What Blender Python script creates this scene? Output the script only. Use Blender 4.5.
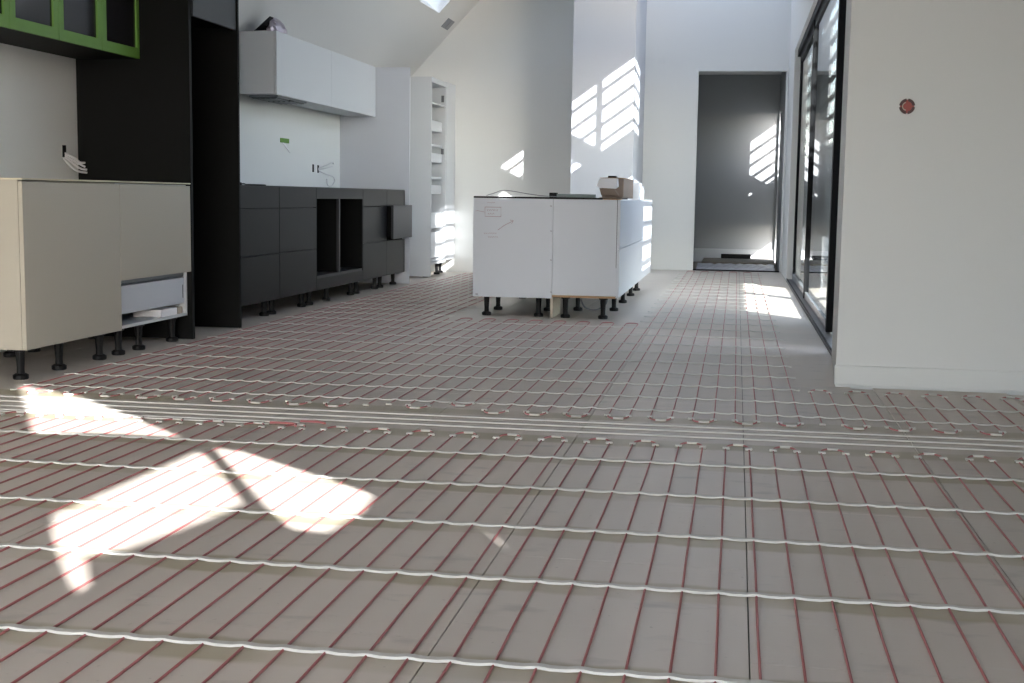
import bpy, bmesh, math, random
from mathutils import Vector, Matrix
from mathutils.geometry import tessellate_polygon
random.seed(7)
for o in list(bpy.data.objects): bpy.data.objects.remove(o)
S = bpy.context.scene
COL = S.collection

# ------------------------------------------------------------ camera
YAW, PIT, ROL = 0.171635, 0.112553, 0.0142927
EYE = Vector((0, 0, 0.84))
fwd = Vector((-math.sin(YAW)*math.cos(PIT), math.cos(YAW)*math.cos(PIT), -math.sin(PIT)))
r0 = Vector((math.cos(YAW), math.sin(YAW), 0)); u0 = r0.cross(fwd)
rgt = math.cos(ROL)*r0 + math.sin(ROL)*u0; upv = rgt.cross(fwd)
cam_d = bpy.data.cameras.new('camera'); cam = bpy.data.objects.new('camera', cam_d); COL.objects.link(cam)
M = Matrix((rgt, upv, -fwd)).transposed().to_4x4(); M.translation = EYE
cam.matrix_world = M
cam_d.sensor_width = 36; cam_d.lens = 1279.7/1024*36; cam_d.clip_start = 0.02; cam_d.clip_end = 300
S.camera = cam

# ------------------------------------------------------------ sky, sun, exposure
SUN = Vector((-0.6, 0.8, -0.43)).normalized()           # the way the sunlight travels
world = bpy.data.worlds.new('world'); S.world = world; world.use_nodes = True
wn = world.node_tree.nodes; wl = world.node_tree.links
for n in list(wn): wn.remove(n)
wo = wn.new('ShaderNodeOutputWorld'); wb = wn.new('ShaderNodeBackground'); sk = wn.new('ShaderNodeTexSky')
sk.sky_type = 'NISHITA'; sk.sun_disc = False
sk.sun_elevation = math.asin(-SUN.z); sk.sun_rotation = math.atan2(-SUN.x, -SUN.y)
sk.air_density = 1.0; sk.dust_density = 1.0; sk.ozone_density = 0.6
hs = wn.new('ShaderNodeHueSaturation'); hs.inputs['Saturation'].default_value = 0.55
tint = wn.new('ShaderNodeMix'); tint.data_type = 'RGBA'; tint.blend_type = 'MULTIPLY'; tint.inputs[0].default_value = 1.0; tint.inputs[7].default_value = (0.97, 0.99, 1.06, 1)
wl.new(sk.outputs[0], hs.inputs['Color']); wl.new(hs.outputs[0], tint.inputs[6]); wl.new(tint.outputs[2], wb.inputs[0]); wl.new(wb.outputs[0], wo.inputs[0])
wb.inputs[1].default_value = 1.3
sd = bpy.data.lights.new('sun', 'SUN'); sd.energy = 20.0; sd.angle = math.radians(0.32); sd.color = (1.0, 0.99, 0.98)
so = bpy.data.objects.new('sun', sd); COL.objects.link(so); so.rotation_euler = SUN.to_track_quat('-Z', 'Y').to_euler(); so.location = (12, -14, 12)
def portal(name, loc, rot, sx, sy):
    d = bpy.data.lights.new(name, 'AREA'); d.shape = 'RECTANGLE'; d.size = sx; d.size_y = sy; d.cycles.is_portal = True
    o = bpy.data.objects.new(name, d); COL.objects.link(o); o.location = loc; o.rotation_euler = rot
H90 = math.pi/2
portal('window_portal', (-.7, -3.5, 1.22), (H90, 0, math.pi), 4.6, 2.35)      # glazed rear opening
portal('slider_portal', (0.72, 10.55, 1.2), (H90, 0, H90), 6.7, 2.4)
portal('clerestory_portal', (0.72, 10.3, 3.08), (H90, 0, H90), 3.8, 0.8)
portal('added_roof_opening_portal', (-.25, 14.35, 4.9), (0, 0, 0), 1.3, 1.7)  # sampling portal for the added ceiling opening
vs = S.view_settings; vs.view_transform = 'Standard'; vs.look = 'None'; vs.gamma = 1; vs.use_curve_mapping = False
vs.exposure = 0.19

# ------------------------------------------------------------ materials
def lin(r, g, b):
    f = lambda c: (c/255/12.92) if c/255 <= 0.04045 else ((c/255+0.055)/1.055)**2.4
    return (f(r), f(g), f(b), 1)
def mat(name, rgb, rough=0.6, metal=0, var=0.06, scale=6, bump=0, bscale=60, spec=0.5, coat=0):
    m = bpy.data.materials.new(name); m.use_nodes = True; nt = m.node_tree; N = nt.nodes; L = nt.links
    b = N['Principled BSDF']; b.inputs['Roughness'].default_value = rough; b.inputs['Metallic'].default_value = metal
    b.inputs['Specular IOR Level'].default_value = spec
    b.inputs['Coat Weight'].default_value = coat
    tc = N.new('ShaderNodeNewGeometry'); no = N.new('ShaderNodeTexNoise'); no.inputs['Scale'].default_value = scale; no.inputs['Detail'].default_value = 5
    L.new(tc.outputs['Position'], no.inputs['Vector'])
    mx = N.new('ShaderNodeMix'); mx.data_type = 'RGBA'; c = lin(*rgb)
    mx.inputs[6].default_value = tuple(v*(1-var) for v in c[:3])+(1,); mx.inputs[7].default_value = tuple(min(1, v*(1+var)) for v in c[:3])+(1,)
    L.new(no.outputs[0], mx.inputs[0]); L.new(mx.outputs[2], b.inputs['Base Color'])
    if bump:
        n2 = N.new('ShaderNodeTexNoise'); n2.inputs['Scale'].default_value = bscale; bp = N.new('ShaderNodeBump'); bp.inputs['Strength'].default_value = bump; bp.inputs['Distance'].default_value = 0.002
        L.new(tc.outputs['Position'], n2.inputs['Vector']); L.new(n2.outputs[0], bp.inputs['Height']); L.new(bp.outputs[0], b.inputs['Normal'])
    return m
MT = dict(
    wall=mat('wall_paint', (214, 216, 215), 0.6, var=0.015, scale=1.5, bump=0.05, bscale=200),
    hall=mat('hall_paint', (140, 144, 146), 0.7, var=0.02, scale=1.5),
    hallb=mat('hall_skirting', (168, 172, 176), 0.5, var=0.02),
    column=mat('column_shaded_white', (177, 182, 191), 0.6, var=0.012, scale=2),  # white paint darkened, the column's shading put into the colour
    ceil=mat('ceiling_paint', (208, 208, 206), 0.8, var=0.015, scale=1),
    slab=mat('slab_grey', (120, 117, 110), 0.9, var=0.1),
    cream=mat('cream_lacquer', (168, 163, 150), 0.45, var=0.01, scale=2),
    creamin=mat('cream_edge', (206, 200, 178), 0.5, var=0.02),
    black=mat('black_melamine', (14, 15, 15), 0.6, var=0.1, scale=3, spec=0.12),
    charc=mat('charcoal_gloss', (19, 20, 22), 0.4, var=0.03, scale=2, spec=0.17),
    charcl=mat('charcoal_front', (46, 48, 51), 0.4, var=0.03, scale=2, spec=0.25),
    dark=mat('dark_inside', (13, 13, 14), 0.8, var=0.1, spec=0.1),
    white=mat('white_melamine', (196, 200, 204), 0.4, var=0.012, scale=2),
    whiteb=mat('white_board_blue', (190, 195, 204), 0.4, var=0.012, scale=2),
    plast=mat('black_plastic', (15, 15, 17), 0.5, var=0.1, spec=0.2),
    green=mat('green_tape', (98, 142, 60), 0.6, var=0.08, scale=14, bump=0.2, bscale=60),
    smoke=mat('smoked_glass', (30, 29, 32), 0.12, var=0.05, spec=0.3),
    red=mat('red_cable_sheath', (172, 104, 103), 0.5, var=0.08, scale=9),
    strip=mat('white_fixing_strip', (200, 198, 192), 0.5, var=0.05, scale=25),
    chip=mat('raw_chipboard', (158, 128, 96), 0.85, var=0.2, scale=90),
    pine=mat('pale_timber', (178, 168, 152), 0.75, var=0.1, scale=20),
    card=mat('brown_cardboard', (140, 124, 112), 0.85, var=0.06, scale=15),
    foam=mat('white_foam', (230, 230, 234), 0.7, var=0.03),
    alu=mat('dark_aluminium', (11, 12, 15), 0.55, metal=0.0, var=0.05, spec=0.12),
    sillm=mat('sill_aluminium', (120, 122, 126), 0.4, metal=0.3, var=0.05),
    wire=mat('white_wire', (205, 205, 208), 0.5, var=0.05),
    gwire=mat('grey_wire', (120, 122, 128), 0.5, var=0.05),
    orange=mat('red_socket_plastic', (150, 44, 34), 0.4, var=0.15, scale=60),
    foil=mat('crumpled_foil', (176, 170, 182), 0.3, metal=0.6, var=0.2, scale=40),
    pen=mat('pen_marks', (150, 112, 118), 0.8, var=0.1),
    steel=mat('hood_steel', (120, 124, 128), 0.35, metal=0.8, var=0.1),
    grille=mat('hood_mesh', (52, 56, 60), 0.5, metal=0.5, var=0.2, scale=60),
    sheet=mat('plastic_dust_sheet', (205, 207, 214), 0.25, var=0.08, scale=8, bump=0.6, bscale=12),
    paper=mat('brown_floor_paper', (128, 120, 108), 0.8, var=0.1),
    ground=mat('outdoor_paving', (140, 141, 140), 0.85, var=0.12, scale=1.5),
    timber=mat('weathered_timber', (112, 104, 96), 0.8, var=0.15, scale=10),
    greyp=mat('grey_outdoor_panel', (205, 207, 210), 0.6, var=0.05),
    level=mat('level_grey_green', (122, 136, 138), 0.5, var=0.2, scale=20),
)
# window glass: clear pane with mirror reflection rising at grazing angles
gm = bpy.data.materials.new('clear_pane'); gm.use_nodes = True; nt = gm.node_tree
for n in list(nt.nodes): nt.nodes.remove(n)
o_ = nt.nodes.new('ShaderNodeOutputMaterial'); tr = nt.nodes.new('ShaderNodeBsdfTransparent'); gl = nt.nodes.new('ShaderNodeBsdfGlossy'); fr = nt.nodes.new('ShaderNodeLayerWeight'); mx = nt.nodes.new('ShaderNodeMixShader')
tr.inputs[0].default_value = (0.93, 0.96, 0.95, 1); gl.inputs['Roughness'].default_value = 0.01; fr.inputs[0].default_value = 0.5
pw = nt.nodes.new('ShaderNodeMath'); pw.operation = 'POWER'; pw.inputs[1].default_value = 5.0; nt.links.new(fr.outputs['Facing'], pw.inputs[0])
ma = nt.nodes.new('ShaderNodeMath'); ma.operation = 'MULTIPLY_ADD'; ma.inputs[1].default_value = 0.96; ma.inputs[2].default_value = 0.04; nt.links.new(pw.outputs[0], ma.inputs[0])
nt.links.new(ma.outputs[0], mx.inputs[0]); nt.links.new(tr.outputs[0], mx.inputs[1]); nt.links.new(gl.outputs[0], mx.inputs[2]); nt.links.new(mx.outputs[0], o_.inputs[0])
MT['glass'] = gm

NEAR_STRIPS = [1.70, 2.19, 2.705, 3.15, 3.595, 4.04]
def board_material():
    m = bpy.data.materials.new('insulation_board'); m.use_nodes = True; nt = m.node_tree; N = nt.nodes; L = nt.links
    b = N['Principled BSDF']; b.inputs['Roughness'].default_value = 0.45; b.inputs['Specular IOR Level'].default_value = 0.5
    g = N.new('ShaderNodeNewGeometry'); oi = N.new('ShaderNodeObjectInfo')
    def math_(op, a, c=None, d=None):
        n = N.new('ShaderNodeMath'); n.operation = op
        for i, v in enumerate((a, c, d)):
            if v is None: continue
            if isinstance(v, (int, float)): n.inputs[i].default_value = v
            else: L.new(v, n.inputs[i])
        return n.outputs[0]
    def noise(scale, detail=4, st=(1, 1, 1)):
        mp = N.new('ShaderNodeMapping'); mp.inputs['Scale'].default_value = st; L.new(g.outputs['Position'], mp.inputs['Vector'])
        n = N.new('ShaderNodeTexNoise'); n.inputs['Scale'].default_value = scale; n.inputs['Detail'].default_value = detail; L.new(mp.outputs[0], n.inputs['Vector']); return n.outputs[0]
    def mixc(f, a, c):
        n = N.new('ShaderNodeMix'); n.data_type = 'RGBA'
        if isinstance(f, (int, float)): n.inputs[0].default_value = f
        else: L.new(f, n.inputs[0])
        for i, v in ((6, a), (7, c)):
            if isinstance(v, tuple): n.inputs[i].default_value = v
            else: L.new(v, n.inputs[i])
        return n.outputs[2]
    def ramp(x, lo, hi):
        n = N.new('ShaderNodeMapRange'); n.inputs[1].default_value = lo; n.inputs[2].default_value = hi; L.new(x, n.inputs[0]); return n.outputs[0]
    base = mixc(noise(3.0), lin(198, 187, 176), lin(209, 199, 189))
    base = mixc(math_('MULTIPLY', oi.outputs['Random'], 0.5), base, lin(188, 184, 178))
    # scuffs: dark rubbed marks with a shape of their own
    sc = ramp(noise(5.5, 6, (1, 2.2, 1)), 0.60, 0.74); base = mixc(math_('MULTIPLY', sc, 0.33), base, lin(112, 112, 112))
    sp = ramp(noise(60, 2), 0.70, 0.78); base = mixc(math_('MULTIPLY', sp, 0.35), base, lin(105, 98, 92))
    st = ramp(noise(18, 3, (0.25, 4, 1)), 0.58, 0.75); base = mixc(math_('MULTIPLY', st, 0.22), base, lin(205, 203, 198))
    # primer bands brushed along each fixing strip of the near field
    sx = N.new('ShaderNodeSeparateXYZ'); L.new(g.outputs['Position'], sx.inputs[0])
    y = sx.outputs[1]
    wob = math_('MULTIPLY_ADD', noise(7, 3), 0.05, -0.025)
    yw = math_('ADD', y, wob); d = None
    for y0 in NEAR_STRIPS:
        e = math_('ABSOLUTE', math_('ADD', yw, -y0+.018)); d = e if d is None else math_('MINIMUM', d, e)
    band = math_('SUBTRACT', 1.0, ramp(d, 0.05, 0.066))
    band2 = math_('SUBTRACT', 1.0, ramp(math_('ABSOLUTE', math_('ADD', math_('ADD', y, wob), -4.85)), 0.05, 0.075))
    band3 = math_('SUBTRACT', 1.0, ramp(math_('ABSOLUTE', math_('ADD', math_('ADD', y, wob), -4.37)), 0.05, 0.075))
    band = math_('MAXIMUM', band, math_('MAXIMUM', band2, band3))
    band = math_('MULTIPLY', band, ramp(noise(2.2, 3), 0.3, 0.55))
    base = mixc(math_('MULTIPLY', band, 0.8), base, lin(162, 152, 122))
    L.new(base, b.inputs['Base Color'])
    bp = N.new('ShaderNodeBump'); bp.inputs['Strength'].default_value = 0.15; bp.inputs['Distance'].default_value = 0.002; L.new(noise(45, 4), bp.inputs['Height']); L.new(bp.outputs[0], b.inputs['Normal'])
    return m
MT['board'] = board_material()

# ------------------------------------------------------------ mesh helpers
def wloc(o):
    v = Vector((0, 0, 0))
    while o is not None: v += o.location; o = o.parent
    return v
def obj(name, me, parent=None, loc=None):
    o = bpy.data.objects.new(name, me); COL.objects.link(o)
    if parent is not None: o.parent = parent
    if loc is not None: o.location = loc
    return o
def tag(o, label=None, cat=None, group=None, kind=None):
    for k, v in (('label', label), ('category', cat), ('group', group), ('kind', kind)):
        if v: o[k] = v
    return o
def thing(name, loc, label, cat, group=None):
    o = obj(name, None, None, loc); o.empty_display_size = 0.1
    return tag(o, label, cat, group)
class MB:
    def __init__(s): s.v = []; s.f = []
    def add(s, v, f):
        n = len(s.v); s.v += [tuple(p) for p in v]; s.f += [tuple(i+n for i in q) for q in f]; return s
    def box(s, x0, x1, y0, y1, z0, z1, b=0):
        if b:
            bm = bmesh.new(); bmesh.ops.create_cube(bm, size=1)
            for v in bm.verts: v.co = Vector((x0+(v.co.x+.5)*(x1-x0), y0+(v.co.y+.5)*(y1-y0), z0+(v.co.z+.5)*(z1-z0)))
            bmesh.ops.bevel(bm, geom=list(bm.edges), offset=b, segments=1, affect='EDGES')
            bm.verts.index_update()
            s.add([v.co[:] for v in bm.verts], [[v.index for v in f.verts] for f in bm.faces]); bm.free(); return s
        return s.add([(x, y, z) for z in (z0, z1) for y in (y0, y1) for x in (x0, x1)],
                     [(0, 2, 3, 1), (4, 5, 7, 6), (0, 1, 5, 4), (2, 6, 7, 3), (0, 4, 6, 2), (1, 3, 7, 5)])
    def prism(s, pts, axis, a0, a1):
        # polygon in the two axes other than `axis`, extruded along it
        n = len(pts); V = []
        for a in (a0, a1):
            for p, q in pts:
                V.append({'x': (a, p, q), 'y': (p, a, q), 'z': (p, q, a)}[axis])
        F = [tuple(range(n)), tuple(range(2*n-1, n-1, -1))] + [(i, (i+1) % n, n+(i+1) % n, n+i) for i in range(n)]
        return s.add(V, F)
    def lathe(s, cx, cy, prof, n=14):
        V = []; F = []
        for r, z in prof:
            for i in range(n):
                a = 2*math.pi*i/n; V.append((cx+r*math.cos(a), cy+r*math.sin(a), z))
        for j in range(len(prof)-1):
            for i in range(n): F.append((j*n+i, j*n+(i+1) % n, (j+1)*n+(i+1) % n, (j+1)*n+i))
        F.append(tuple(range(n-1, -1, -1))); F.append(tuple((len(prof)-1)*n+i for i in range(n)))
        return s.add(V, F)
    def tube(s, pts, r, n=6):
        pts = [Vector(p) for p in pts]; V = []; F = []
        for i, p in enumerate(pts):
            t = (pts[min(i+1, len(pts)-1)]-pts[max(i-1, 0)]).normalized()
            a = t.cross(Vector((0, 0, 1)))
            if a.length < 1e-3: a = t.cross(Vector((1, 0, 0)))
            a.normalize(); b = a.cross(t)
            for k in range(n):
                an = 2*math.pi*k/n+.3; V.append(tuple(p+(a*math.cos(an)+b*math.sin(an))*r))
        for i in range(len(pts)-1):
            for k in range(n): F.append((i*n+k, i*n+(k+1) % n, (i+1)*n+(k+1) % n, (i+1)*n+k))
        F.append(tuple(range(n-1, -1, -1))); F.append(tuple((len(pts)-1)*n+k for k in range(n)))
        return s.add(V, F)
    def mesh(s, name, m, off=(0, 0, 0), smooth=False):
        me = bpy.data.meshes.new(name); me.from_pydata([(x-off[0], y-off[1], z-off[2]) for x, y, z in s.v], [], s.f)
        bm = bmesh.new(); bm.from_mesh(me); bmesh.ops.recalc_face_normals(bm, faces=bm.faces); bm.to_mesh(me); bm.free()
        me.materials.append(MT[m] if isinstance(m, str) else m)
        if smooth: me.shade_smooth()
        return me
    def build(s, name, m, parent=None, smooth=False):
        off = wloc(parent) if parent is not None else (0, 0, 0)
        if parent is None:                       # origin at the base centre of the mesh
            xs, ys, zs = zip(*s.v); off = ((min(xs)+max(xs))/2, (min(ys)+max(ys))/2, min(zs))
            return obj(name, s.mesh(name, m, off, smooth), None, off)
        return obj(name, s.mesh(name, m, off, smooth), parent)
def bx(name, m, parent, *a, b=0): return MB().box(*a, b=b).build(name, m, parent)
def spline(pts, n=6):
    P = [Vector(p) for p in pts]; P = [2*P[0]-P[1]]+P+[2*P[-1]-P[-2]]; out = []
    for i in range(1, len(P)-2):
        for k in range(n):
            t = k/n; a, b, c, d = P[i-1:i+3]
            out.append(.5*((2*b)+(c-a)*t+(2*a-5*b+4*c-d)*t*t+(3*b-a-3*c+d)*t**3))
    return out+[P[-2]]
def struct(name, mb, m, label=None):
    return tag(mb.build(name, m), label, None, None, 'structure')
def panel(U, V, holes, fn, T):
    """slab over u-range U, v-range V with rectangular holes; fn(u,v,w) -> xyz, w in (0,T)"""
    us = sorted({*U, *[h[i] for h in holes for i in (0, 1)]}); vs_ = sorted({*V, *[h[i] for h in holes for i in (2, 3)]})
    us = [u for u in us if U[0] <= u <= U[1]]; vs_ = [v for v in vs_ if V[0] <= v <= V[1]]
    solid = lambda i, j: 0 <= i < len(us)-1 and 0 <= j < len(vs_)-1 and not any(h[0] < (us[i]+us[i+1])/2 < h[1] and h[2] < (vs_[j]+vs_[j+1])/2 < h[3] for h in holes)
    mb = MB(); idx = {}
    def vid(i, j, w):
        if (i, j, w) not in idx: idx[(i, j, w)] = len(mb.v); mb.v.append(tuple(fn(us[i], vs_[j], T*w)))
        return idx[(i, j, w)]
    for i in range(len(us)-1):
        for j in range(len(vs_)-1):
            if not solid(i, j): continue
            for w in (0, 1): mb.f.append((vid(i, j, w), vid(i+1, j, w), vid(i+1, j+1, w), vid(i, j+1, w)))
            for (di, dj, a, b) in ((-1, 0, (i, j), (i, j+1)), (1, 0, (i+1, j), (i+1, j+1)), (0, -1, (i, j), (i+1, j)), (0, 1, (i, j+1), (i+1, j+1))):
                if not solid(i+di, j+dj): mb.f.append((vid(*a, 0), vid(*b, 0), vid(*b, 1), vid(*a, 1)))
    return mb
ORD = ['zero', 'first', 'second', 'third', 'fourth', 'fifth', 'sixth', 'seventh', 'eighth', 'ninth', 'tenth', 'eleventh', 'twelfth', 'thirteenth', 'fourteenth', 'fifteenth', 'sixteenth', 'seventeenth', 'eighteenth', 'nineteenth', 'twentieth', 'twenty-first', 'twenty-second', 'twenty-third', 'twenty-fourth', 'twenty-fifth', 'twenty-sixth', 'twenty-seventh', 'twenty-eighth']

# pixel -> ray on the floor, used to set out the sunlit shapes
def floor_at(px, py):
    d = fwd*1279.7+rgt*(px-512)-upv*(py-341.5)
    return EYE+d*(-EYE.z/d.z)

# ------------------------------------------------------------ setting
XL = -3.755; CS = 1.065; CZ = 1.97; APEX = -1.2
TOP = CZ+CS*(APEX-XL)
floor = struct('floor', MB().box(XL-.15, 2.4, -3.5, 15.4, -.2, -.008), 'slab', 'grey subfloor under pale insulation boards')
struct('wall_left', MB().box(XL-.15, XL, -3.5, 14.1, -.008, CZ+.05), 'wall')
struct('wall_back', MB().box(XL-.15, -1.6, 13.95, 14.1, -.008, TOP+.1), 'wall')
struct('wall_column', MB().prism([(-1.686, 13.1), (-1.057, 13.1), (-1.125, 15.5), (-1.686, 15.5)], 'z', -.008, TOP+.1), 'column')
struct('wall_far', panel((-1.686, .66), (-.008, TOP+.1), [(-.495, .515, -.1, 2.335)], lambda u, v, w: (u, 15.4+w, v), .12), 'wall')
CLO = [(7.75, 9.1, 2.68, 3.42), (9.62, 12.05, 2.68, 3.49)]
struct('wall_right', panel((7.2, 15.4), (-.008, TOP+.1), [(7.2, 13.9, -.1, 2.4)]+CLO, lambda u, v, w: (.54+w, u, v), .12), 'wall')
struct('wall_return', MB().prism([(.468, 5.95), (.54, 7.2), (.66, 7.2), (.66, 6.07), (.6, 5.95)], 'z', -.008, TOP+.1), 'wall')
struct('wall_nib', MB().box(.6, 2.23, 5.95, 6.07, -.008, TOP+.1), 'wall')
struct('baseboard_nib', MB().box(.462, 2.2, 5.938, 5.95, .012, .10, b=.002), 'wall')
struct('baseboard_far', MB().box(-1.1, -.495, 15.388, 15.4, 0, .07), 'wall')
struct('wall_rear', panel((XL-.15, 2.23), (-.008, TOP+.1), [(-3.0, 1.6, .05, 2.4)], lambda u, v, w: (u, -3.3-w, v), .15), 'wall')
wr = MB()
for x in (-3.0, -1.5, 0, 1.55): wr.box(x, x+.05, -3.42, -3.36, .05, 2.4)
wr.box(-3.0, 1.6, -3.42, -3.36, 2.35, 2.4); wr.box(-3.0, 1.6, -3.42, -3.36, .05, .1)
struct('window_1', wr, 'alu')
# right wall of the near bay, unseen; holes shaped to cast the floor's sun patches
def back_to_wall(px, py, X=2.2):
    p = floor_at(px, py); k = (X-p.x)/.6; return (p.y-.8*k, .43*k)
HOLES = [[(14, 384), (80, 397), (180, 437), (100, 433), (26, 433)],
         [(196, 449), (212, 462), (242, 503), (205, 520), (120, 550), (84, 556), (88, 585), (66, 597), (54, 575), (42, 535), (44, 514), (120, 482)],
         [(206, 447), (243, 452), (330, 480), (373, 495), (362, 511), (326, 533), (280, 528), (258, 508)],
         [(473, 527), (486, 529), (504, 545), (494, 550)]]
outer = [(-3.4, -.008), (5.95, -.008), (5.95, TOP+.1), (-3.4, TOP+.1)]
loops = [outer]+[[back_to_wall(*q) for q in h] for h in HOLES]
tri = tessellate_polygon([[Vector((a, b, 0)) for a, b in l] for l in loops])
flat = [p for l in loops for p in l]; n0 = len(flat)
wm = MB(); wm.v = [(2.2, a, b) for a, b in flat]+[(2.23, a, b) for a, b in flat]
wm.f = [tuple(t) for t in tri]+[tuple(i+n0 for i in t) for t in tri]
k0 = 0
for l in loops:
    for i in range(len(l)):
        a, b = k0+i, k0+(i+1) % len(l); wm.f.append((a, b, b+n0, a+n0))
    k0 += len(l)
struct('wall_near_right_gobo', wm, 'timber')  # unseen wall given dark timber to cut bounce on the left side
# ceilings
SKY = (12.25, 13.06, -3.071, -2.45)       # skylight: y0,y1,x0,x1
struct('ceiling', panel((-3.5, 14.1), (XL-.15, APEX+.05), [SKY], lambda u, v, w: (v-w*.729, u, CZ+CS*(v-XL)+w*.684), .12), 'ceil')
struct('ceiling_flat', MB().box(APEX, 2.23, -3.5, 6.07, TOP, TOP+.12), 'ceil')
struct('ceiling_far', panel((APEX, .66), (6.07, 15.6), [(-.9, .4, 13.5, 15.2)], lambda u, v, w: (u, v, TOP+w), .12), 'ceil')   # with an unseen opening added to brighten the far wall
struct('ceiling_nook', MB().box(-1.75, APEX+.05, 14.05, 15.6, TOP, TOP+.12), 'ceil')
sw = MB()
for y0, y1, x0, x1 in ((12.21, 12.25, -3.1, -2.42), (13.06, 13.1, -3.1, -2.42), (12.25, 13.06, -3.11, -3.071), (12.25, 13.06, -2.45, -2.41)):
    zz = lambda x: CZ+CS*(x-XL)
    sw.add([(x-h*.729, y, zz(x)+h*.684) for h in (.02, .4) for y in (y0, y1) for x in (x0, x1)], [(0, 2, 3, 1), (4, 5, 7, 6), (0, 1, 5, 4), (2, 6, 7, 3), (0, 4, 6, 2), (1, 3, 7, 5)])
wsk = struct('window_2', sw, 'wall', 'white-lined skylight shaft in the sloping ceiling')
gq = MB(); h = .36
gq.add([(x-h*.729, y, CZ+CS*(x-XL)+h*.684) for y in (12.25, 13.06) for x in (-3.07, -2.45)], [(0, 1, 3, 2)])
gq.build('pane', 'glass', wsk)
# hall beyond the doorway
struct('floor_hall', MB().box(-1.75, 1.6, 15.4, 17.75, -.2, 0), 'paper')
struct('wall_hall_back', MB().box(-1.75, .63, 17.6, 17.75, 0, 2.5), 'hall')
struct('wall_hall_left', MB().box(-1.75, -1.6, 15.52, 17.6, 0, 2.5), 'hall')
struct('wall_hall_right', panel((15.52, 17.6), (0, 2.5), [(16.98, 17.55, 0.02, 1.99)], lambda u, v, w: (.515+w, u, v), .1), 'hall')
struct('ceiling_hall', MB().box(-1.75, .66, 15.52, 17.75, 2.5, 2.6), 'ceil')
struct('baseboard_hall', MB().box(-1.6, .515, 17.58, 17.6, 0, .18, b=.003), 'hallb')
struct('trim_1', MB().box(-.495, .515, 15.395, 15.5, 0, .012), 'alu', 'dark threshold strip across the doorway')
# outdoors
struct('ground', MB().box(-60, 60, -60, 60, -.35, -.2), 'ground')
struct('deck', MB().box(.66, 3.2, 6.0, 19, -.2, -.03), 'ground')

# ------------------------------------------------------------ insulation boards
PX = .5815; JX = .05
def board_mesh(w, l):
    return MB().box(0, w, 0, l, -.008, 0).mesh('floor_board', 'board')
full = board_mesh(PX-.003, 1.1985)
fo = wloc(floor)
for k in range(-7, 5):
    x0 = max(JX+PX*k, XL); x1 = min(JX+PX*(k+1), 2.2)
    off = 2.9 if k % 2 else 2.3
    n = math.floor((0.6-off)/1.2)
    y = off+1.2*n
    while y < 15.4:
        y1 = min(y+1.2, 15.39)
        xa, xb = x0, x1
        if y >= 5.9 and x0 > .6: y += 1.2; continue
        if y < 5.94 < y1 and x0 > .6: y1 = 5.945
        if y >= 5.9: xb = min(xb, .535)
        if xb-xa > .02:
            me = full if (abs(xb-xa-PX) < 1e-6 and abs(y1-y-1.2) < 1e-6) else board_mesh(xb-xa-.003, y1-y-.0015)
            obj('floor_board', me, floor, Vector((xa+.0015, y+.0015, 0))-fo)
        y += 1.2

# ------------------------------------------------------------ heating cables
SP = .0787; RP = .081
front_x = [.068+SP*k for k in range(-44, 27)]            # -3.40 .. 2.58
rear_x = [.02+RP*k for k in range(-37, 27)]
def run_mesh(l, ph):
    n = max(4, int(l/.22)); return MB().tube([((.0007*math.sin(i*1.7+ph)), l*i/n, .0029) for i in range(n+1)], .0028, 5).mesh('cable_run', 'red')
def loop_pts(x1, x2, sg):
    return spline([(x1, 0, .004), (x1+.004, .03*sg, .004), (x1+.02, .058*sg, .004), ((x1+x2)/2, .062*sg, .004), (x2-.02, .058*sg, .004), (x2-.004, .03*sg, .004), (x2, 0, .004)], 3)
tab_end = MB().box(-.012, .012, -.010, .010, 0, .0075, b=.002).mesh('clip_tab', 'strip')
tab_mid = MB().box(-.02, .02, -.007, .007, 0, .0080, b=.002).mesh('clip_tab', 'strip')
def circuit(label, xs, yrange, loops):
    """xs: run positions, yrange(x)->(y0,y1), loops: list of ('near'|'far', offset)"""
    t = thing('heating_cable', (xs[0], yrange(xs[0])[0], 0), label, 'heating cable', 'red floor heating cables')
    cache = {}; L0 = t.location.copy()
    for i, x in enumerate(xs):
        y0, y1 = yrange(x); key = (round(y1-y0, 2), i % 3)
        if key not in cache: cache[key] = run_mesh(y1-y0, i % 3*2.1)
        obj('cable_run', cache[key], t, Vector((x, y0, 0))-L0)
    for side, par in loops:
        sg = 1 if side == 'far' else -1
        for i in range(par, len(xs)-1, 2):
            a, b = yrange(xs[i]), yrange(xs[i+1]); ya, yb = a[side == 'far'], b[side == 'far']
            if abs(ya-yb) > .01: continue
            key = (side, 'l')
            if key not in cache: cache[key] = MB().tube(loop_pts(0, xs[1]-xs[0], sg), .0031, 5).mesh('cable_loop', 'red')
            obj('cable_loop', cache[key], t, Vector((xs[i], ya, 0))-L0)
    return t
def clips(label, xs, yf, sg, par):
    t = thing('cable_clip_row', (xs[0], yf(xs[0]), 0), label, 'cable clips', 'white clip rows at the cable turns')
    L0 = t.location.copy()
    for i, x in enumerate(xs):
        obj('clip_tab', tab_end, t, Vector((x+random.uniform(-.004, .004), yf(x)-.004*sg, .001))-L0)
    for i in range(par, len(xs)-1, 2):
        if abs(yf(xs[i])-yf(xs[i+1])) > .01: continue
        obj('clip_tab', tab_mid, t, Vector(((xs[i]+xs[i+1])/2+.005, yf(xs[i])+.062*sg, .001))-L0)
def front_r(x): return (1.5, 4.335)
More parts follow.
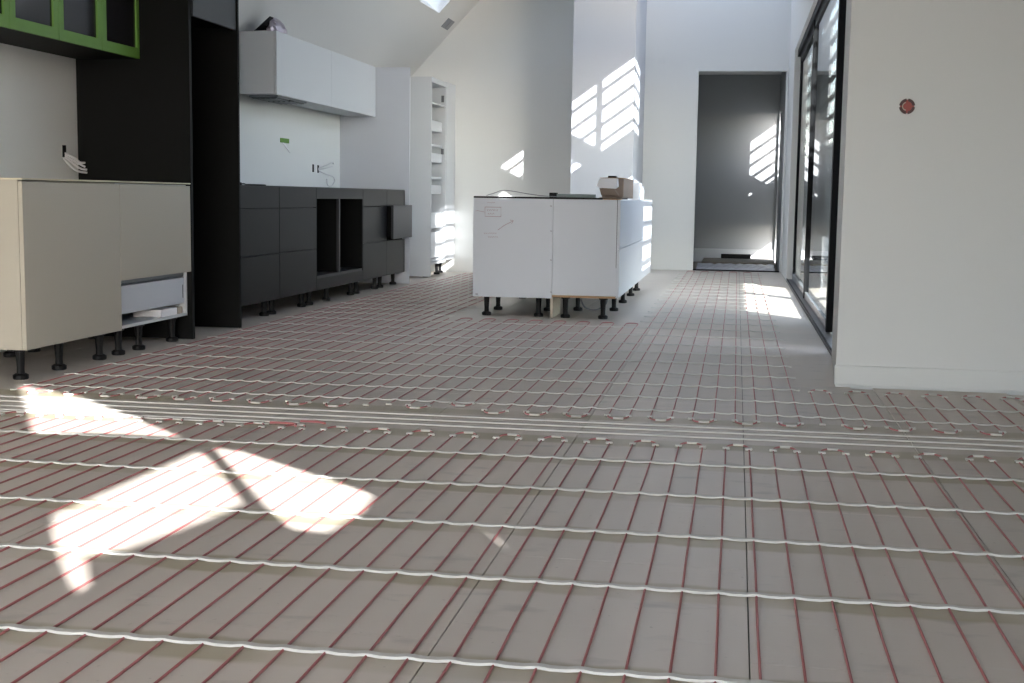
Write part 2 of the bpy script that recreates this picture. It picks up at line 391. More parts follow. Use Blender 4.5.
def rear_r(x):
    y0 = 4.89
    if -1.36 < x < -1.17: y0 = 4.93
    if -1.17 < x < -1.0: y0 = 5.03
    if x > .3: return (y0, 5.73)
    if -1.95 < x < -.62: return (y0, 8.55)
    if x < -2.94: return (y0, 12.6)
    return (y0, 13.7 if x < -1.7 else 15.1)
circuit('red heating cable snaking over the near floor in front of the straight white strips', front_x, front_r, [('far', 1)])
ra = [x for x in rear_x if x <= .3]; rb = [x for x in rear_x if x > .3]
circuit('red heating cable running from the straight white strips back to the doorway', ra, rear_r, [('near', 1), ('far', 0)])
circuit('short red heating cable in front of the right-hand white wall', rb, rear_r, [('near', 1), ('far', 0)])
clips('white clips holding the cable turns on the near side of the straight strips', front_x, lambda x: 4.335, 1, 1)
clips('white clips holding the cable turns on the far side of the straight strips', ra, lambda x: rear_r(x)[0], -1, 1)
clips('white clips at the near turns of the short cable by the right-hand wall', rb, lambda x: rear_r(x)[0], -1, 1)
clips('white clips at the foot of the right-hand white wall', rb, lambda x: 5.73, 1, 0)

def fixing_strip(name, y, x0, x1, cables, label, group, w=.008, hgt=.0046, seed=0, bump=.0036):
    rnd = random.Random(seed); xs = [x0]
    step = (cables[1]-cables[0])/4 if cables else .12
    while xs[-1] < x1: xs.append(min(xs[-1]+step, x1))
    if cables:
        xs = sorted({round(v, 4) for v in [x0, x1]+[c+d for c in cables for d in (-.024, -.006, .006, .024, .04) if x0 < c+d < x1]})
    V = []; F = []
    ph = rnd.uniform(0, 6)
    for x in xs:
        z = 0
        if cables:
            z = bump if min(abs(x-c) for c in cables) < .0075 else 0.0005
        yy = y+.004*math.sin(x*1.9+ph)+(.0022 if z > .003 else 0)
        for dy, dz in ((-w, .0005), (-w*.75, hgt), (w*.75, hgt), (w, .0005)): V.append((x, yy+dy, z+dz))
    for i in range(len(xs)-1):
        for k in range(4): F.append((i*4+k, i*4+(k+1) % 4, i*4+4+(k+1) % 4, i*4+4+k))
    F += [(0, 1, 2, 3), tuple(len(V)-4+k for k in (3, 2, 1, 0))]
    return tag(MB().add(V, F).build(name, 'strip'), label, 'fixing strip', group)
G1 = 'fixing strips across the near heating cable'
for i, y in enumerate(NEAR_STRIPS):
    lab = 'white fixing strip laid over the near red cable, ' + ('nearest the camera' if i == 0 else ORD[i+1]+' from the camera')
    fixing_strip('fixing_strip', y, -3.6, 2.16, front_x, lab, G1, seed=i, w=.011, hgt=.005, bump=.0026)
for i, y in enumerate((4.53, 4.632, 4.733)):
    fixing_strip('fixing_strip', y, -3.7, 2.16, [], 'straight bare white strip across the floor, '+['nearest', 'middle', 'farthest'][i]+' of the three full-length ones', 'straight strips between the cable fields', w=.011, hgt=.005, seed=20+i)
fixing_strip('fixing_strip', 4.452, -3.7, -1.56, [], 'short straight white strip at the left, ending in a longer red tail', 'straight strips between the cable fields', w=.010, hgt=.005, seed=30)
fixing_strip('fixing_strip', 4.385+.02, -3.7, -1.66, [], 'short straight white strip at the left, ending in the nearer red tail', 'straight strips between the cable fields', w=.008, hgt=.005, seed=31)
tt = MB().tube(spline([(-1.66, 4.408, .006), (-1.6, 4.41, .006), (-1.56, 4.40, .006), (-1.545, 4.36, .006)]), .0045, 6).build('cable_tail', 'red')
tag(tt, 'short red cable tail at the end of the nearer short white strip', 'cable tail')
tt = MB().tube(spline([(-1.56, 4.455, .007), (-1.5, 4.457, .007), (-1.46, 4.44, .006)]), .0045, 6).build('cable_tail', 'red')
tag(tt, 'short red cable tail at the end of the farther short white strip', 'cable tail')
yrear = [5.05, 5.395, 5.77, 6.165, 6.59, 7.01, 7.41, 7.87, 8.33]+[8.74+.39*i for i in range(16)]
G2 = 'fixing strips across the rear heating cable'
for i, y in enumerate(yrear):
    if y < 5.7:
        fixing_strip('fixing_strip', y, -3.02, 2.16, rear_x, 'thin white fixing strip running on past the right-hand wall, '+('nearer' if i == 0 else 'farther')+' of two', G2, seed=40+i)
    elif y < 8.6:
        fixing_strip('fixing_strip', y, -3.02, .30, ra, 'thin white fixing strip between cabinets and glass door, '+ORD[i-1]+' counting from the camera', G2, seed=40+i)
    else:
        if y < 13.6: fixing_strip('fixing_strip', y, -3.0, -1.93, ra, 'thin white fixing strip left of the white island, '+ORD[i-8]+' counting from the camera', G2, seed=40+i)
        if y < 15.1: fixing_strip('fixing_strip', y, -.63, .30, ra, 'thin white fixing strip right of the white island, '+ORD[i-8]+' counting from the camera', G2, seed=70+i)

# ------------------------------------------------------------ cabinets
leg_me = MB().lathe(0, 0, [(.034, 0), (.036, .006), (.034, .022), (.019, .027), (.018, .05), (.023, .118), (.031, .12), (.031, 1.0)], 12)
def add_leg(parent, x, y, top):
    m = MB().lathe(x, y, [(.0175, .022), (.0165, .05), (.021, top-.014), (.031, top-.012), (.031, top)], 12)
    l = m.build('leg', 'plast', parent, smooth=False)
    MB().lathe(x, y, [(.031, 0), (.034, .004), (.034, .02), (.024, .026)], 12).build('foot', 'plast', l)
FX = -3.10
# cream run by the left wall
CX = -3.06
cu = thing('base_cabinet', (-3.4, 5.6, 0), 'cream base cabinet with one wide door at the left edge', 'cabinet', 'cream base cabinets')
bx('end_panel', 'cream', cu, XL+.02, CX-.022, 5.145, 5.163, .137, .884, b=.001)
bx('carcass', 'cream', cu, XL+.02, CX-.024, 5.164, 6.034, .139, .88)
bx('door', 'cream', cu, CX-.02, CX, 5.145, 6.038, .137, .875, b=.0015)
for x, y in ((-3.125, 5.20), (-3.125, 5.53), (-3.125, 5.92), (-3.6, 5.22), (-3.6, 5.9)): add_leg(cu, x, y, .138)
cd = thing('base_cabinet', (-3.4, 6.46, 0), 'cream base cabinet with a cream drawer over an open white drawer box', 'cabinet', 'cream base cabinets')
mbc = MB().box(XL+.02, CX-.024, 6.036, 6.052, .139, .88).box(XL+.02, CX-.024, 6.866, 6.882, .139, .88).box(XL+.02, CX-.024, 6.052, 6.866, .139, .155).box(XL+.02, XL+.04, 6.052, 6.866, .155, .88).box(XL+.04, CX-.024, 6.052, 6.866, .84, .88)
mbc.build('carcass', 'white', cd)
bx('drawer_front', 'cream', cd, CX-.02, CX, 6.042, 6.888, .390, .875, b=.0015)
bx('drawer_box', 'whiteb', cd, -3.6, CX-.028, 6.062, 6.85, .213, .358, b=.002)
bx('drawer_rail', 'steel', cd, -3.6, CX-.035, 6.06, 6.86, .366, .386)
bx('drawer_slot', 'dark', cd, CX-.028, CX-.0265, 6.828, 6.834, .243, .318)
for x, y in ((-3.125, 6.12), (-3.125, 6.35), (-3.125, 6.76), (-3.6, 6.12), (-3.6, 6.76)): add_leg(cd, x, y, .139)
tag(bx('timber_offcut', 'foam', None, CX-.2, CX-.03, 6.56, 6.76, .155, .196, b=.003), 'small white block lying in the gap under the white drawer box', 'offcut')
tag(bx('timber_offcut', 'pine', None, CX-.15, CX-.035, 6.775, 6.84, .155, .193, b=.003), 'small pale timber block beside the white block under the drawer', 'offcut')
tag(bx('worktop', 'creamin', None, XL, CX+.002, 5.143, 6.89, .884, .8915, b=.001), 'thin cream worktop on the cream base cabinets', 'worktop')
# black tall surround
ts = thing('tall_cabinet', (-3.4, 7.25, 0), 'tall matt black fridge surround between cream and charcoal cabinets', 'cabinet')
trim = lambda xf, z: [(XL+.01, 0), (xf, 0), (xf, z), (-3.5, z), (XL+.01, 1.955)]
MB().prism(trim(-3.058, 2.22), 'y', 6.895, 6.925).build('side_panel', 'black', ts)
MB().prism(trim(-3.037, 2.22), 'y', 7.56, 7.58).build('side_panel', 'black', ts)
MB().box(XL+.01, XL+.03, 6.925, 7.55, .02, 1.83).build('back_panel', 'dark', ts)
bx('top_box', 'dark', ts, -3.5, -3.067, 6.925, 7.55, 1.84, 2.215)
dd = bx('door', 'charcl', ts, -3.064, -3.046, 6.927, 7.559, 1.825, 2.215, b=.0015)
# green taped wall cabinet
gc = thing('wall_cabinet', (-3.55, 6.0, 1.585), 'dark glass-fronted wall cabinet with bright green taped door frames', 'cabinet')
bx('carcass', 'black', gc, XL+.01, -3.372, 4.7, 6.888, 1.586, 1.955)
ys = [4.7, 5.133, 5.57, 6.01, 6.455, 6.888]
for i in range(5):
    a, b = ys[i]+.002, ys[i+1]-.002
    d = MB().box(-3.37, -3.35, a, b, 1.585, 1.64).box(-3.37, -3.35, a, b, 2.02, 2.075).box(-3.37, -3.35, a, a+.047, 1.64, 2.02).box(-3.37, -3.35, b-(.047 if i < 4 else .03), b, 1.64, 2.02).build('door', 'green', gc)
    bx('pane', 'smoke', d, -3.366, -3.36, a+.04, b-.025, 1.635, 2.03)
# charcoal base run
LZ = .118; TZ = .885
def grey_unit(y0, y1, label, fronts, legs, cav=None):
    t = thing('base_cabinet', (-3.43, (y0+y1)/2, 0), label, 'cabinet', 'charcoal base cabinets')
    if cav is None:
        bx('carcass', 'dark', t, XL+.02, -3.124, y0+.002, y1-.002, LZ, TZ-.004)
    else:
        w = MB().box(XL+.02, -3.124, y0+.002, y1-.002, LZ, .14).box(XL+.02, XL+.04, y0+.002, y1-.002, .14, TZ-.004).box(XL+.04, -3.124, y0+.002, y1-.002, .82, TZ-.004)
        w.build('carcass', 'dark', t)
        bx('side_panel', 'black', t, XL+.04, FX-.002, y0+.002, y0+.02, .14, .82); bx('side_panel', 'black', t, XL+.04, FX-.002, y1-.02, y1-.002, .14, .82)
        bx('divider', 'black', t, XL+.04, FX-.02, cav-.014, cav+.014, .225, .805); bx('divider_edge', 'charcl', t, FX-.0198, FX, cav-.016, cav+.016, .225, .805)
        bx('shelf', 'charcl', t, XL+.04, FX-.003, y0+.02, y1-.02, .205, .225)
    for (z0, z1, dx, m) in fronts: bx('drawer_front', m, t, -3.122+dx, FX+dx, y0+.0025, y1-.0025, z0, z1, b=.0012)
    for y in legs: add_leg(t, -3.185, y, LZ); add_leg(t, -3.62, y, LZ)
    return t
F3 = [(LZ, .428, 0, 'charc'), (.432, .738, 0, 'charc'), (.742, TZ, 0, 'charc')]
grey_unit(7.585, 8.44, 'charcoal three-drawer cabinet next to the black fridge surround', F3, (7.72, 8.36))
grey_unit(8.44, 9.23, 'charcoal three-drawer cabinet left of the open oven cavities', F3, (8.50, 9.13))
grey_unit(9.23, 10.45, 'charcoal cabinet with two open black oven cavities', [(LZ, .205, 0, 'charc'), (.805, TZ, 0, 'charc')], (9.30, 9.72, 10.37), 9.80)
grey_unit(10.45, 11.20, 'charcoal drawer cabinet between the oven cavities and the pulled-out drawer', F3, (10.52, 11.10))
pu = grey_unit(11.20, 11.835, 'charcoal cabinet with one drawer front standing proud by the white panel', [(LZ, .428, 0, 'charc'), (.742, TZ, 0, 'charc')], (11.27, 11.72))
bx('drawer_front', 'charcl', pu, -3.062, -3.040, 11.205, 11.875, .445, .748, b=.0015)
bx('drawer_box', 'dark', pu, -3.5, -3.062, 11.215, 11.80, .46, .735)
tag(bx('worktop', 'charc', None, XL, -3.104, 7.585, 11.838, .8855, .8915), 'thin dark worktop strip on the charcoal base cabinets', 'worktop')
# white splash panel, tall white panel, wall cabinet
tag(MB().prism([(XL+.002, 0), (-3.07, 0), (-3.07, 2.035), (-3.67, 2.035), (XL+.002, 1.96)], 'y', 11.88, 11.90).build('end_panel', 'whiteb'), 'tall white end panel at the far end of the charcoal cabinets', 'panel')
wc = thing('wall_cabinet', (-3.55, 10.5, 1.57), 'white two-door wall cabinet over the charcoal base cabinets', 'cabinet')
bx('carcass', 'white', wc, -3.69, -3.421, 9.22, 11.87, 1.577, 2.035, b=.001)
for y0, y1 in ((9.22, 10.528), (10.532, 11.87)): bx('door', 'white', wc, -3.419, -3.40, y0, y1, 1.573, 2.037, b=.0015)
hd = thing('range_hood', (-3.52, 9.62, 1.5), 'steel extractor hood set into the underside of the white wall cabinet', 'range hood')
bx('body', 'steel', hd, -3.66, -3.43, 9.32, 9.98, 1.560, 1.577, b=.002)
for y0 in (9.34, 9.66):
    f_ = bx('filter', 'grille', hd, -3.645, -3.445, y0, y0+.3, 1.554, 1.560)
    for k in range(5): bx('slat', 'steel', f_, -3.64+.042*k, -3.625+.042*k, y0+.01, y0+.29, 1.550, 1.554)
bx('switch', 'plast', hd, -3.442, -3.432, 9.6, 9.68, 1.553, 1.560)
# crumpled duct end on top of the wall cabinet
rb_ = random.Random(3); dv = []
duct = thing('duct_bag', (-3.455, 9.38, 2.037), 'crumpled silver and black wrapped duct end on top of the wall cabinet', 'duct')
bm = bmesh.new(); bmesh.ops.create_icosphere(bm, subdivisions=3, radius=1)
for v in bm.verts:
    c = v.co; q = 1+rb_.uniform(-.10, .10); c.x *= .065*q; c.y *= .13*q; c.z *= .085*q
    c.z = max(c.z+.02, -.0)*1.05*(1-.35*max(0, c.x/.065))
me = bpy.data.meshes.new('wrap'); bm.to_mesh(me); bm.free(); me.materials.append(MT['foil'])
obj('wrap', me, duct)
MB().add([(-3.585, 9.24, 2.04), (-3.50, 9.23, 2.10), (-3.47, 9.27, 2.15), (-3.47, 9.36, 2.15), (-3.57, 9.38, 2.06), (-3.49, 9.30, 2.05)], [(0, 1, 2), (0, 2, 3), (0, 3, 4), (0, 4, 5), (1, 0, 5), (1, 5, 2), (2, 5, 3), (3, 5, 4)]).build('dark_flap', 'plast', duct)
# pantry
pa = thing('pantry_cabinet', (-3.4, 13.3, 0), 'tall open white pantry cabinet with stacked inner drawers by the back wall', 'cabinet')
bx('side_panel', 'white', pa, -3.69, -3.08, 12.8, 12.82, .012, 2.035)
bx('side_panel', 'white', pa, -3.69, -3.09, 13.50, 13.52, .13, 2.035)
bx('top_panel', 'white', pa, -3.69, -3.085, 12.82, 13.50, 1.985, 2.035)
bx('back_panel', 'white', pa, -3.69, -3.675, 12.82, 13.50, .13, 1.985)
bx('base_panel', 'white', pa, -3.675, -3.09, 12.82, 13.50, .13, .155)
bx('filler_panel', 'white', pa, -3.69, -3.085, 13.53, 13.945, .15, 2.045)
bx('shelf', 'white', pa, -3.675, -3.10, 12.82, 13.50, 1.775, 1.79)
bx('hinge_plate', 'steel', pa, -3.14, -3.11, 13.494, 13.5, 1.83, 1.90)
bx('hinge_plate', 'steel', pa, -3.14, -3.11, 13.494, 13.5, 1.28, 1.34)
for (zb, zt, wz) in ((1.507, 1.615, None), (1.186, 1.37, (1.28, 1.35)), (.858, 1.035, (.95, 1.012)), (.50, .665, None), (.195, .46, None)):
    d = MB()
    y0, y1 = 12.83, 13.47
    if wz: d.box(-3.14, -3.125, y0, y1, zb, wz[0]).box(-3.14, -3.125, y0, y1, wz[1], zt)
    else: d.box(-3.14, -3.125, y0, y1, zb, zt)
    d.box(-3.65, -3.14, y0, y1, zb, zb+.014).box(-3.65, -3.14, y0, y0+.014, zb+.014, zb+.1).box(-3.65, -3.14, y1-.014, y1, zb+.014, zb+.1)
    d.build('inner_drawer', 'white', pa)
for x, y in ((-3.16, 12.92), (-3.16, 13.42), (-3.2, 13.75), (-3.6, 12.92), (-3.6, 13.42)): add_leg(pa, x, y, .13 if y < 13.6 else .15)
# island
il = thing('island_cabinet', (-1.54, 10.5, 0), 'left half of the white kitchen island, with pen sketches on its panel', 'cabinet', 'white island cabinets')
bx('carcass', 'white', il, -1.80, -1.262, 8.87, 12.2, .148, .826)
ip = bx('back_panel', 'whiteb', il, -1.822, -1.2575, 8.85, 8.868, .137, .829, b=.0012)
for x, y in ((-1.735, 8.93), (-1.735, 9.38), (-1.36, 8.93), (-1.36, 9.4), (-1.735, 10.5), (-1.735, 11.6)): add_leg(il, x, y, .147)
ir = thing('island_cabinet', (-1.02, 10.5, 0), 'right half of the white kitchen island, with drawers facing the glass door', 'cabinet', 'white island cabinets')
bx('carcass', 'white', ir, -1.255, -.814, 8.87, 12.2, .158, .826)
bx('back_panel', 'whiteb', ir, -1.2555, -.806, 8.85, 8.868, .168, .829, b=.0012)
bx('base_panel', 'chip', ir, -1.2555, -.812, 8.852, 9.4, .146, .160)
yy = [8.852, 9.96, 11.08, 12.2]
for i in range(3):
    for z0, z1 in ((.15, .488), (.492, .829)): bx('drawer_front', 'whiteb', ir, -.81, -.79, yy[i]+.002, yy[i+1]-.002, z0, z1, b=.0012)
bx('gap_seal', 'plast', ir, -.8125, -.8095, 8.847, 8.853, .36, .83)
for x, y in ((-1.165, 8.90), (-.90, 8.90), (-.885, 9.56), (-.885, 10.32), (-.885, 11.09), (-.885, 11.75), (-1.15, 9.5)): add_leg(ir, x, y, .147 if y < 9.45 else .158)
tag(bx('plinth_board', 'pine', None, -1.268, -1.248, 8.86, 9.25, 0, .146, b=.001), 'upright pale board propping the island between its two panels', 'board')
tag(bx('worktop', 'plast', None, -1.822, -.92, 8.853, 12.19, .8295, .842), 'thin black underlay board on top of the white island', 'board')
tag(bx('packing_strip', 'chip', None, -.915, -.815, 8.853, 9.25, .8295, .838), 'small brown chipboard strip at the island top corner', 'board')
# pen marks on the island panel (flat strokes): framed note, arrow, scribbled words
YF = 8.8495
def at_panel(px, py):
    d = fwd*1279.7+rgt*(px-512)-upv*(py-341.5); p = EYE+d*((YF-EYE.y)/d.y); return (p.x, YF, p.z)
pm = MB()
def stroke(pts, r=.0016): pm.tube([at_panel(*p) for p in pts], r, 4)
stroke([(485, 207), (501, 207.3), (501, 216.7), (485, 216.3), (485, 207)])
stroke([(487+i*.9, 210+(.9 if i % 2 else -.7)) for i in range(13)], .0013)
stroke([(488+i*.9, 213.6+(.6 if i % 3 else -.5)) for i in range(8)], .0011)
stroke([(475, 211), (478, 210.6), (481, 211.4), (484.5, 212)], .0012)
stroke([(487+i*.9, 202.5+(.4 if i % 2 else -.3)) for i in range(10)], .0009)
stroke([(498, 230), (504, 225.5), (513, 221)]); stroke([(510, 220), (513.5, 220.7), (511.5, 223.6)])
stroke([(484+i*.9, 233.2+(.6 if i % 2 else -.5)) for i in range(15)], .0011)
stroke([(488+i*.9, 237+(.5 if i % 2 else -.5)) for i in range(12)], .0012)
pm.build('pen_marking', 'pen', ip)
sm = MB()
for y in (206, 231, 260, 292): sm.tube([at_panel(550.3, y), at_panel(551.8, y+.2)], .003, 5)
sm.tube([at_panel(475.5, 294), at_panel(478, 294.2)], .004, 5); sm.build('screw_mark', 'gwire', ip)
# things on the island
wi = MB().tube(spline([(-1.76, 9.0, .847), (-1.70, 9.0, .866), (-1.64, 9.0, .885), (-1.56, 9.01, .878), (-1.45, 9.03, .86), (-1.33, 9.06, .848), (-1.2, 9.1, .846)]), .0028, 5).build('loose_cable', 'gwire')
tag(wi, 'thin dark cable arching over the left end of the island top', 'cable')
lv = thing('spirit_level', (-1.15, 9.35, .842), 'grey flat level bar lying on the island top in front of the carton', 'tool')
bx('bar', 'level', lv, -1.30, -1.02, 9.32, 9.38, .842, .866, b=.002); bx('end_cap', 'plast', lv, -1.355, -1.30, 9.318, 9.382, .842, .875, b=.003)
cb = thing('carton', (-.93, 9.8, .842), 'brown carton with white foam end and dark lid on the island top', 'box')
bx('body', 'card', cb, -.99, -.83, 9.52, 10.4, .848, .985, b=.002)
MB().prism([(-1.022, .93), (-.99, .985), (-.87, .985), (-.865, .925), (-.885, .91), (-1.0, .915)], 'y', 9.40, 9.518).build('foam_end', 'foam', cb)
MB().prism([(-1.0, .912), (-.89, .907), (-.86, .862), (-.985, .862)], 'y', 9.43, 9.516).build('inner_flap', 'card', cb)
bx('base', 'card', cb, -.995, -.83, 9.40, 10.4, .842, .848)
bx('lid', 'chip', cb, -1.0, -.825, 9.45, 10.42, .985, .990); bx('handle', 'plast', cb, -.955, -.895, 9.6, 9.7, .990, 1.007, b=.003)
sb = thing('packet', (-.86, 11.2, .826), 'small white packet in sunlight behind the carton on the island', 'box')
bx('body', 'foam', sb, -.915, -.82, 10.9, 11.5, .8295, .95, b=.004); bx('flap', 'foam', sb, -.912, -.823, 10.95, 11.3, .95, .972, b=.003)
# cable coil under island
tag(MB().tube(spline([(-1.12, 9.35, .13), (-1.08, 9.3, .05), (-1.0, 9.25, .03), (-.93, 9.25, .06), (-.91, 9.28, .11), (-.94, 9.32, .14)]), .006, 6).build('cable_coil', 'gwire'), 'grey cable looping down under the right half of the island', 'cable')
# black scraps on the charcoal worktop
tag(MB().tube(spline([(-3.25, 7.95, .897), (-3.2, 8.05, .9), (-3.24, 8.2, .897), (-3.18, 8.35, .896), (-3.22, 8.5, .896)]), .0045, 5).build('cable_offcut', 'plast'), 'dark cable offcut lying on the charcoal worktop by the black surround', 'cable')
tag(MB().lathe(-3.22, 7.98, [(.03, .8915), (.034, .897), (.03, .909), (.012, .912)], 12).build('knob', 'plast'), 'small black round knob on the charcoal worktop', 'fitting')

# ------------------------------------------------------------ wall fittings and wires
def wires(name, m, label, paths, r, boxes):
    t = thing(name, boxes[0], label, 'wiring')
    for b in boxes: bx('back_box', 'dark', t, b[0], b[0]+.004, b[1]-.018, b[1]+.018, b[2]-.034, b[2]+.034)
    for p in paths: MB().tube(spline(p), r, 6).build('wire', m, t)
x = XL+.001
wires('wire_outlet', 'wire', 'bunch of white wires hanging from a wall hole above the cream cabinets',
      [[(x, 6.76, 1.05), (x+.05, 6.79, 1.02), (x+.06, 6.82, 1.0), (x+.075, 6.85, .998)], [(x, 6.76, 1.04), (x+.04, 6.80, 1.005), (x+.075, 6.85, .975)],
       [(x, 6.76, 1.03), (x+.04, 6.79, .99), (x+.06, 6.83, .965), (x+.08, 6.86, .96)], [(x, 6.75, 1.02), (x+.03, 6.77, .975), (x+.055, 6.81, .95), (x+.08, 6.86, .943)]], .006, [(XL, 6.757, 1.06)])
wires('wire_outlet', 'wire', 'grey wires curling out of two wall holes above the charcoal cabinets',
      [[(x, 11.23, 1.07), (x+.05, 11.3, 1.10), (x+.08, 11.4, 1.13), (x+.07, 11.46, 1.12)], [(x, 11.23, 1.06), (x+.05, 11.3, 1.075), (x+.07, 11.42, 1.095)],
       [(x, 11.24, 1.05), (x+.05, 11.32, 1.02), (x+.08, 11.42, 1.0), (x+.08, 11.46, .96), (x+.07, 11.40, .915), (x+.06, 11.32, .925), (x+.06, 11.30, .98)]], .006, [(XL, 11.09, 1.07), (XL, 11.23, 1.066)])
gt = thing('tape_piece', (XL, 10.36, 1.2), 'piece of bright green tape stuck on the wall above the charcoal cabinets', 'tape')
bx('tape_strip', 'green', gt, XL, XL+.004, 10.25, 10.46, 1.262, 1.30)
MB().add([(XL+.003, 10.29, 1.262), (XL+.003, 10.36, 1.262), (XL+.03, 10.40, 1.18), (XL+.006, 10.29, 1.262), (XL+.006, 10.36, 1.262), (XL+.033, 10.40, 1.18)], [(0, 1, 2), (5, 4, 3), (0, 3, 4, 1), (1, 4, 5, 2), (2, 5, 3, 0)]).build('hanging_end', 'foam', gt)
sk_ = thing('socket_box', (.725, 5.95, 1.22), 'round red flush socket box set in the right-hand white wall', 'socket box')
def ring(r0_, r1_, y0, y1, cx=.725, cz=1.262, n=24, a0=0, a1=2*math.pi):
    m = MB(); V = []; F = []
    for i in range(n+1):
        a = a0+(a1-a0)*i/n
        for r, y in ((r0_, y0), (r1_, y0), (r1_, y1), (r0_, y1)): V.append((cx+r*math.cos(a), y, cz+r*math.sin(a)))
    for i in range(n):
        for k in range(4): F.append((i*4+k, i*4+(k+1) % 4, i*4+4+(k+1) % 4, i*4+4+k))
    F += [(0, 1, 2, 3), tuple(n*4+k for k in (3, 2, 1, 0))]
    return m.add(V, F)
MB().add([(.725+.03*math.cos(i*math.pi/12), 5.9485, 1.262+.03*math.sin(i*math.pi/12)) for i in range(24)], [tuple(range(24))]).build('back', 'orange', sk_)
rg = MB()
for q in range(4):
    m = ring(.022, .034, 5.9455, 5.9495, a0=q*math.pi/2+.12, a1=(q+1)*math.pi/2-.12, n=8); rg.add(m.v, m.f)
dk = mat('socket_rim_dark', (62, 22, 22), 0.5); rg.build('rim', dk, sk_)  # rim segments in a darker red
ring(.015, .0185, 5.944, 5.9475, cx=.722, a0=1.8, a1=4.6, n=10).build('wire', 'pine', sk_)
# ceiling downlight opening
vx, vy = -3.105, 13.62
dl = thing('downlight', (vx, vy, CZ+CS*(vx-XL)), 'small grey square downlight recess in the sloping ceiling', 'light fitting')
def ceil_box(u0, u1, y0, y1, h0, h1):
    n = Vector((.729, 0, -.684)); d = Vector((.684, 0, .729)); c = Vector((vx, vy, CZ+CS*(vx-XL)))
    return MB().add([tuple(c+d*u+Vector((0, y, 0))+n*h) for h in (h0, h1) for y in (y0, y1) for u in (u0, u1)], [(0, 2, 3, 1), (4, 5, 7, 6), (0, 1, 5, 4), (2, 6, 7, 3), (0, 4, 6, 2), (1, 3, 7, 5)])
ceil_box(-.06, .06, -.15, .15, 0, .004).build('plate', 'gwire', dl)
ceil_box(-.045, .045, 0.01, .13, .004, .007).build('lamp', 'sillm', dl)

# ------------------------------------------------------------ hall contents
ds = MB(); NX, NY = 18, 6
for j in range(NY+1):
    for i in range(NX+1):
        xx = -.46+.93*i/NX; yy_ = 15.56+.6*j/NY
        ds.v.append((xx, yy_, .012+.03*(j/NY)+.016*abs(math.sin(i*1.3+j*.7))*(0 if j == 0 else 1)))
for j in range(NY):
    for i in range(NX): a = j*(NX+1)+i; ds.f.append((a, a+1, a+NX+2, a+NX+1))
nb = len(ds.v)
ds.v += [(v[0], v[1], .002) for v in ds.v[:nb]]
for j in range(NY):
    for i in range(NX): a = nb+j*(NX+1)+i; ds.f.append((a, a+NX+1, a+NX+2, a+1))
edge = [i for i in range(NX+1)]+[j*(NX+1)+NX for j in range(1, NY+1)]+[NY*(NX+1)+i for i in range(NX-1, -1, -1)]+[j*(NX+1) for j in range(NY-1, 0, -1)]
for a, b in zip(edge, edge[1:]+edge[:1]): ds.f.append((a, b, b+nb, a+nb))
tag(ds.build('dust_sheet', 'sheet', smooth=False), 'crumpled clear plastic dust sheet on the hall floor inside the doorway', 'dust sheet')
tag(bx('board_stack', 'paper', None, -.42, .49, 16.25, 17.42, 0, .066, b=.006), 'low grey-brown board stack on the hall floor behind the dust sheet', 'boards')
tag(bx('dark_bar', 'plast', None, -.19, .20, 17.30, 17.38, .066, .125, b=.006), 'short black bar lying on the boards against the hall wall', 'bar')

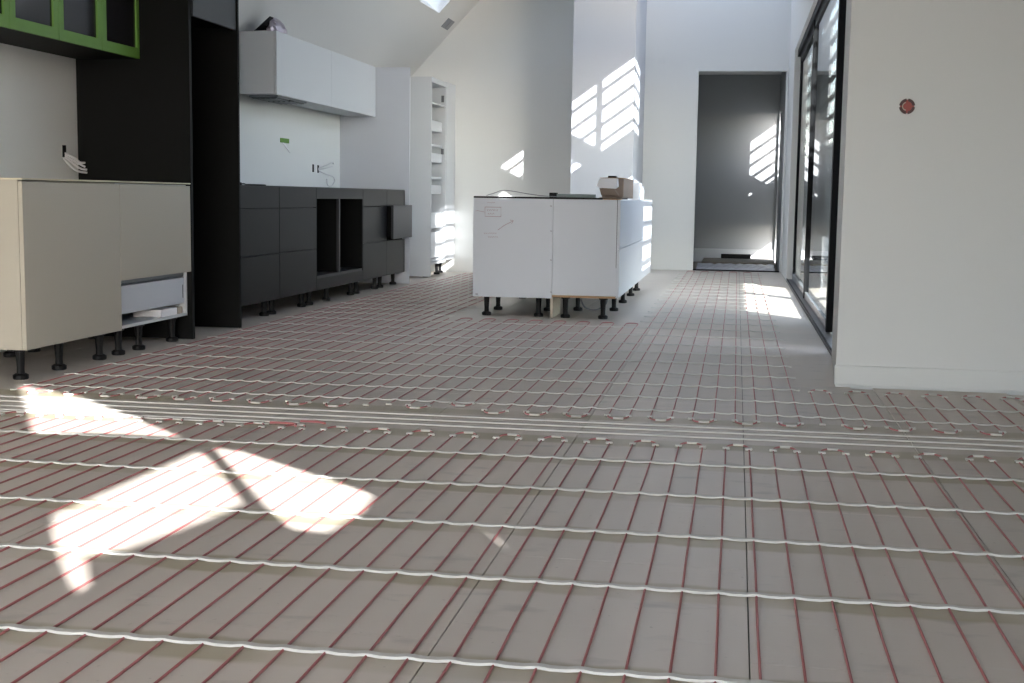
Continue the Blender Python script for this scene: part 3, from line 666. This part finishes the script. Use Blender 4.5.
# ------------------------------------------------------------ glass door on the right
sl = thing('sliding_door', (.6, 10.5, 0), 'dark framed sliding glass door along the right-hand wall', 'door')
bx('sill', 'sillm', sl, .542, .655, 7.21, 13.89, -.006, .012)
bx('track', 'alu', sl, .542, .55, 7.21, 13.89, .012, .02)
bx('head', 'alu', sl, .57, .65, 7.21, 13.89, 2.33, 2.4)
bx('jamb', 'alu', sl, .615, .635, 13.865, 13.895, .012, 2.33)
bx('jamb', 'sillm', sl, .61, .65, 7.205, 7.23, .012, 2.33)
def leaf(y0, y1, x0, x1, z1, near):
    f_ = MB().box(x0, x1, y0, y0+.085, .02, z1).build('stile', 'alu', sl)
    if near: MB().box(x0, x1, y1-.06, y1, .02, z1).build('stile', 'alu', sl)
    else: MB().box(x0+.015, x1-.015, y1-.06, y1, .02, z1).build('stile', 'alu', sl)
    MB().box(x0+.01, x1-.01, y0+.085, y1-.06, z1-.06, z1).build('top_rail', 'alu', sl)
    MB().box(x0+.01, x1-.01, y0+.085, y1-.06, .02, .075).build('bottom_rail', 'sillm', sl)
    xm = (x0+x1)/2; MB().box(xm-.004, xm+.004, y0+.085, y1-.06, .075, z1-.06).build('pane', 'glass', sl)
leaf(8.25, 11.14, .578, .628, 2.33, True)
leaf(11.15, 13.85, .586, .65, 2.33, False)
cl = MB()
for a, b, c, d in ((9.66, 12.01, 2.70, 2.72), (9.66, 12.01, 3.45, 3.47), (7.8, 9.07, 2.70, 2.72), (7.8, 9.07, 3.38, 3.40)): cl.box(.585, .615, a, b, c, d)
for y, w in ((10.385, .07), (10.90, .12)): cl.box(.59, .61, y, y+w, 2.72, 3.45)
struct('window_3', cl, 'alu', 'high clerestory window bars above the sliding door')
# outdoor slatted screen
sc = thing('slatted_screen', (.8, 12.5, 0), 'slatted outdoor screen beyond the sliding glass door', 'screen')
slat = MB().box(-.0125, .0125, -5.2, 5.3, -.016, .016).mesh('slat', 'timber')
z = 2.965-.172*9
while z < 3.7:
    obj('slat', slat, sc, Vector((.8, 12.6, z))-sc.location); z += .172
bx('solid_panel', 'greyp', sc, .79, .81, 8.95, 17.9, .52, 1.35)
bx('sun_block_board', 'greyp', sc, .79, .81, 7.35, 8.95, -.03, 2.4)  # this board and the next are added to block sun at the slider
bx('sun_block_board', 'greyp', sc, .79, .81, 12.25, 13.57, -.03, 2.5)
for y in (7.4, 13.75, 15.9, 17.85): bx('post', 'timber', sc, .815, .87, y, y+.06, -.03, 3.75)
# raking brace: its shadow cuts the clerestory light
dY, dZ = -.333, .179
up_ = lambda y: 2.81-.95*(y-10.38); lo_ = lambda y: 2.885-.95*(y-10.03)
MB().prism([(9.0+dY, up_(9.0)+dZ), (10.5+dY, up_(10.5)+dZ), (10.5+dY, lo_(10.5)+dZ), (9.0+dY, lo_(9.0)+dZ)], 'x', .85, .87).build('brace', 'timber', sc)
up2 = lambda y: 1.74-.93*(y-16.59)
MB().prism([(16.2, up2(16.2)), (17.1, up2(17.1)), (17.1, up2(17.1)-.22), (16.2, up2(16.2)-.22)], 'x', .86, .875).build('brace', 'timber', sc)
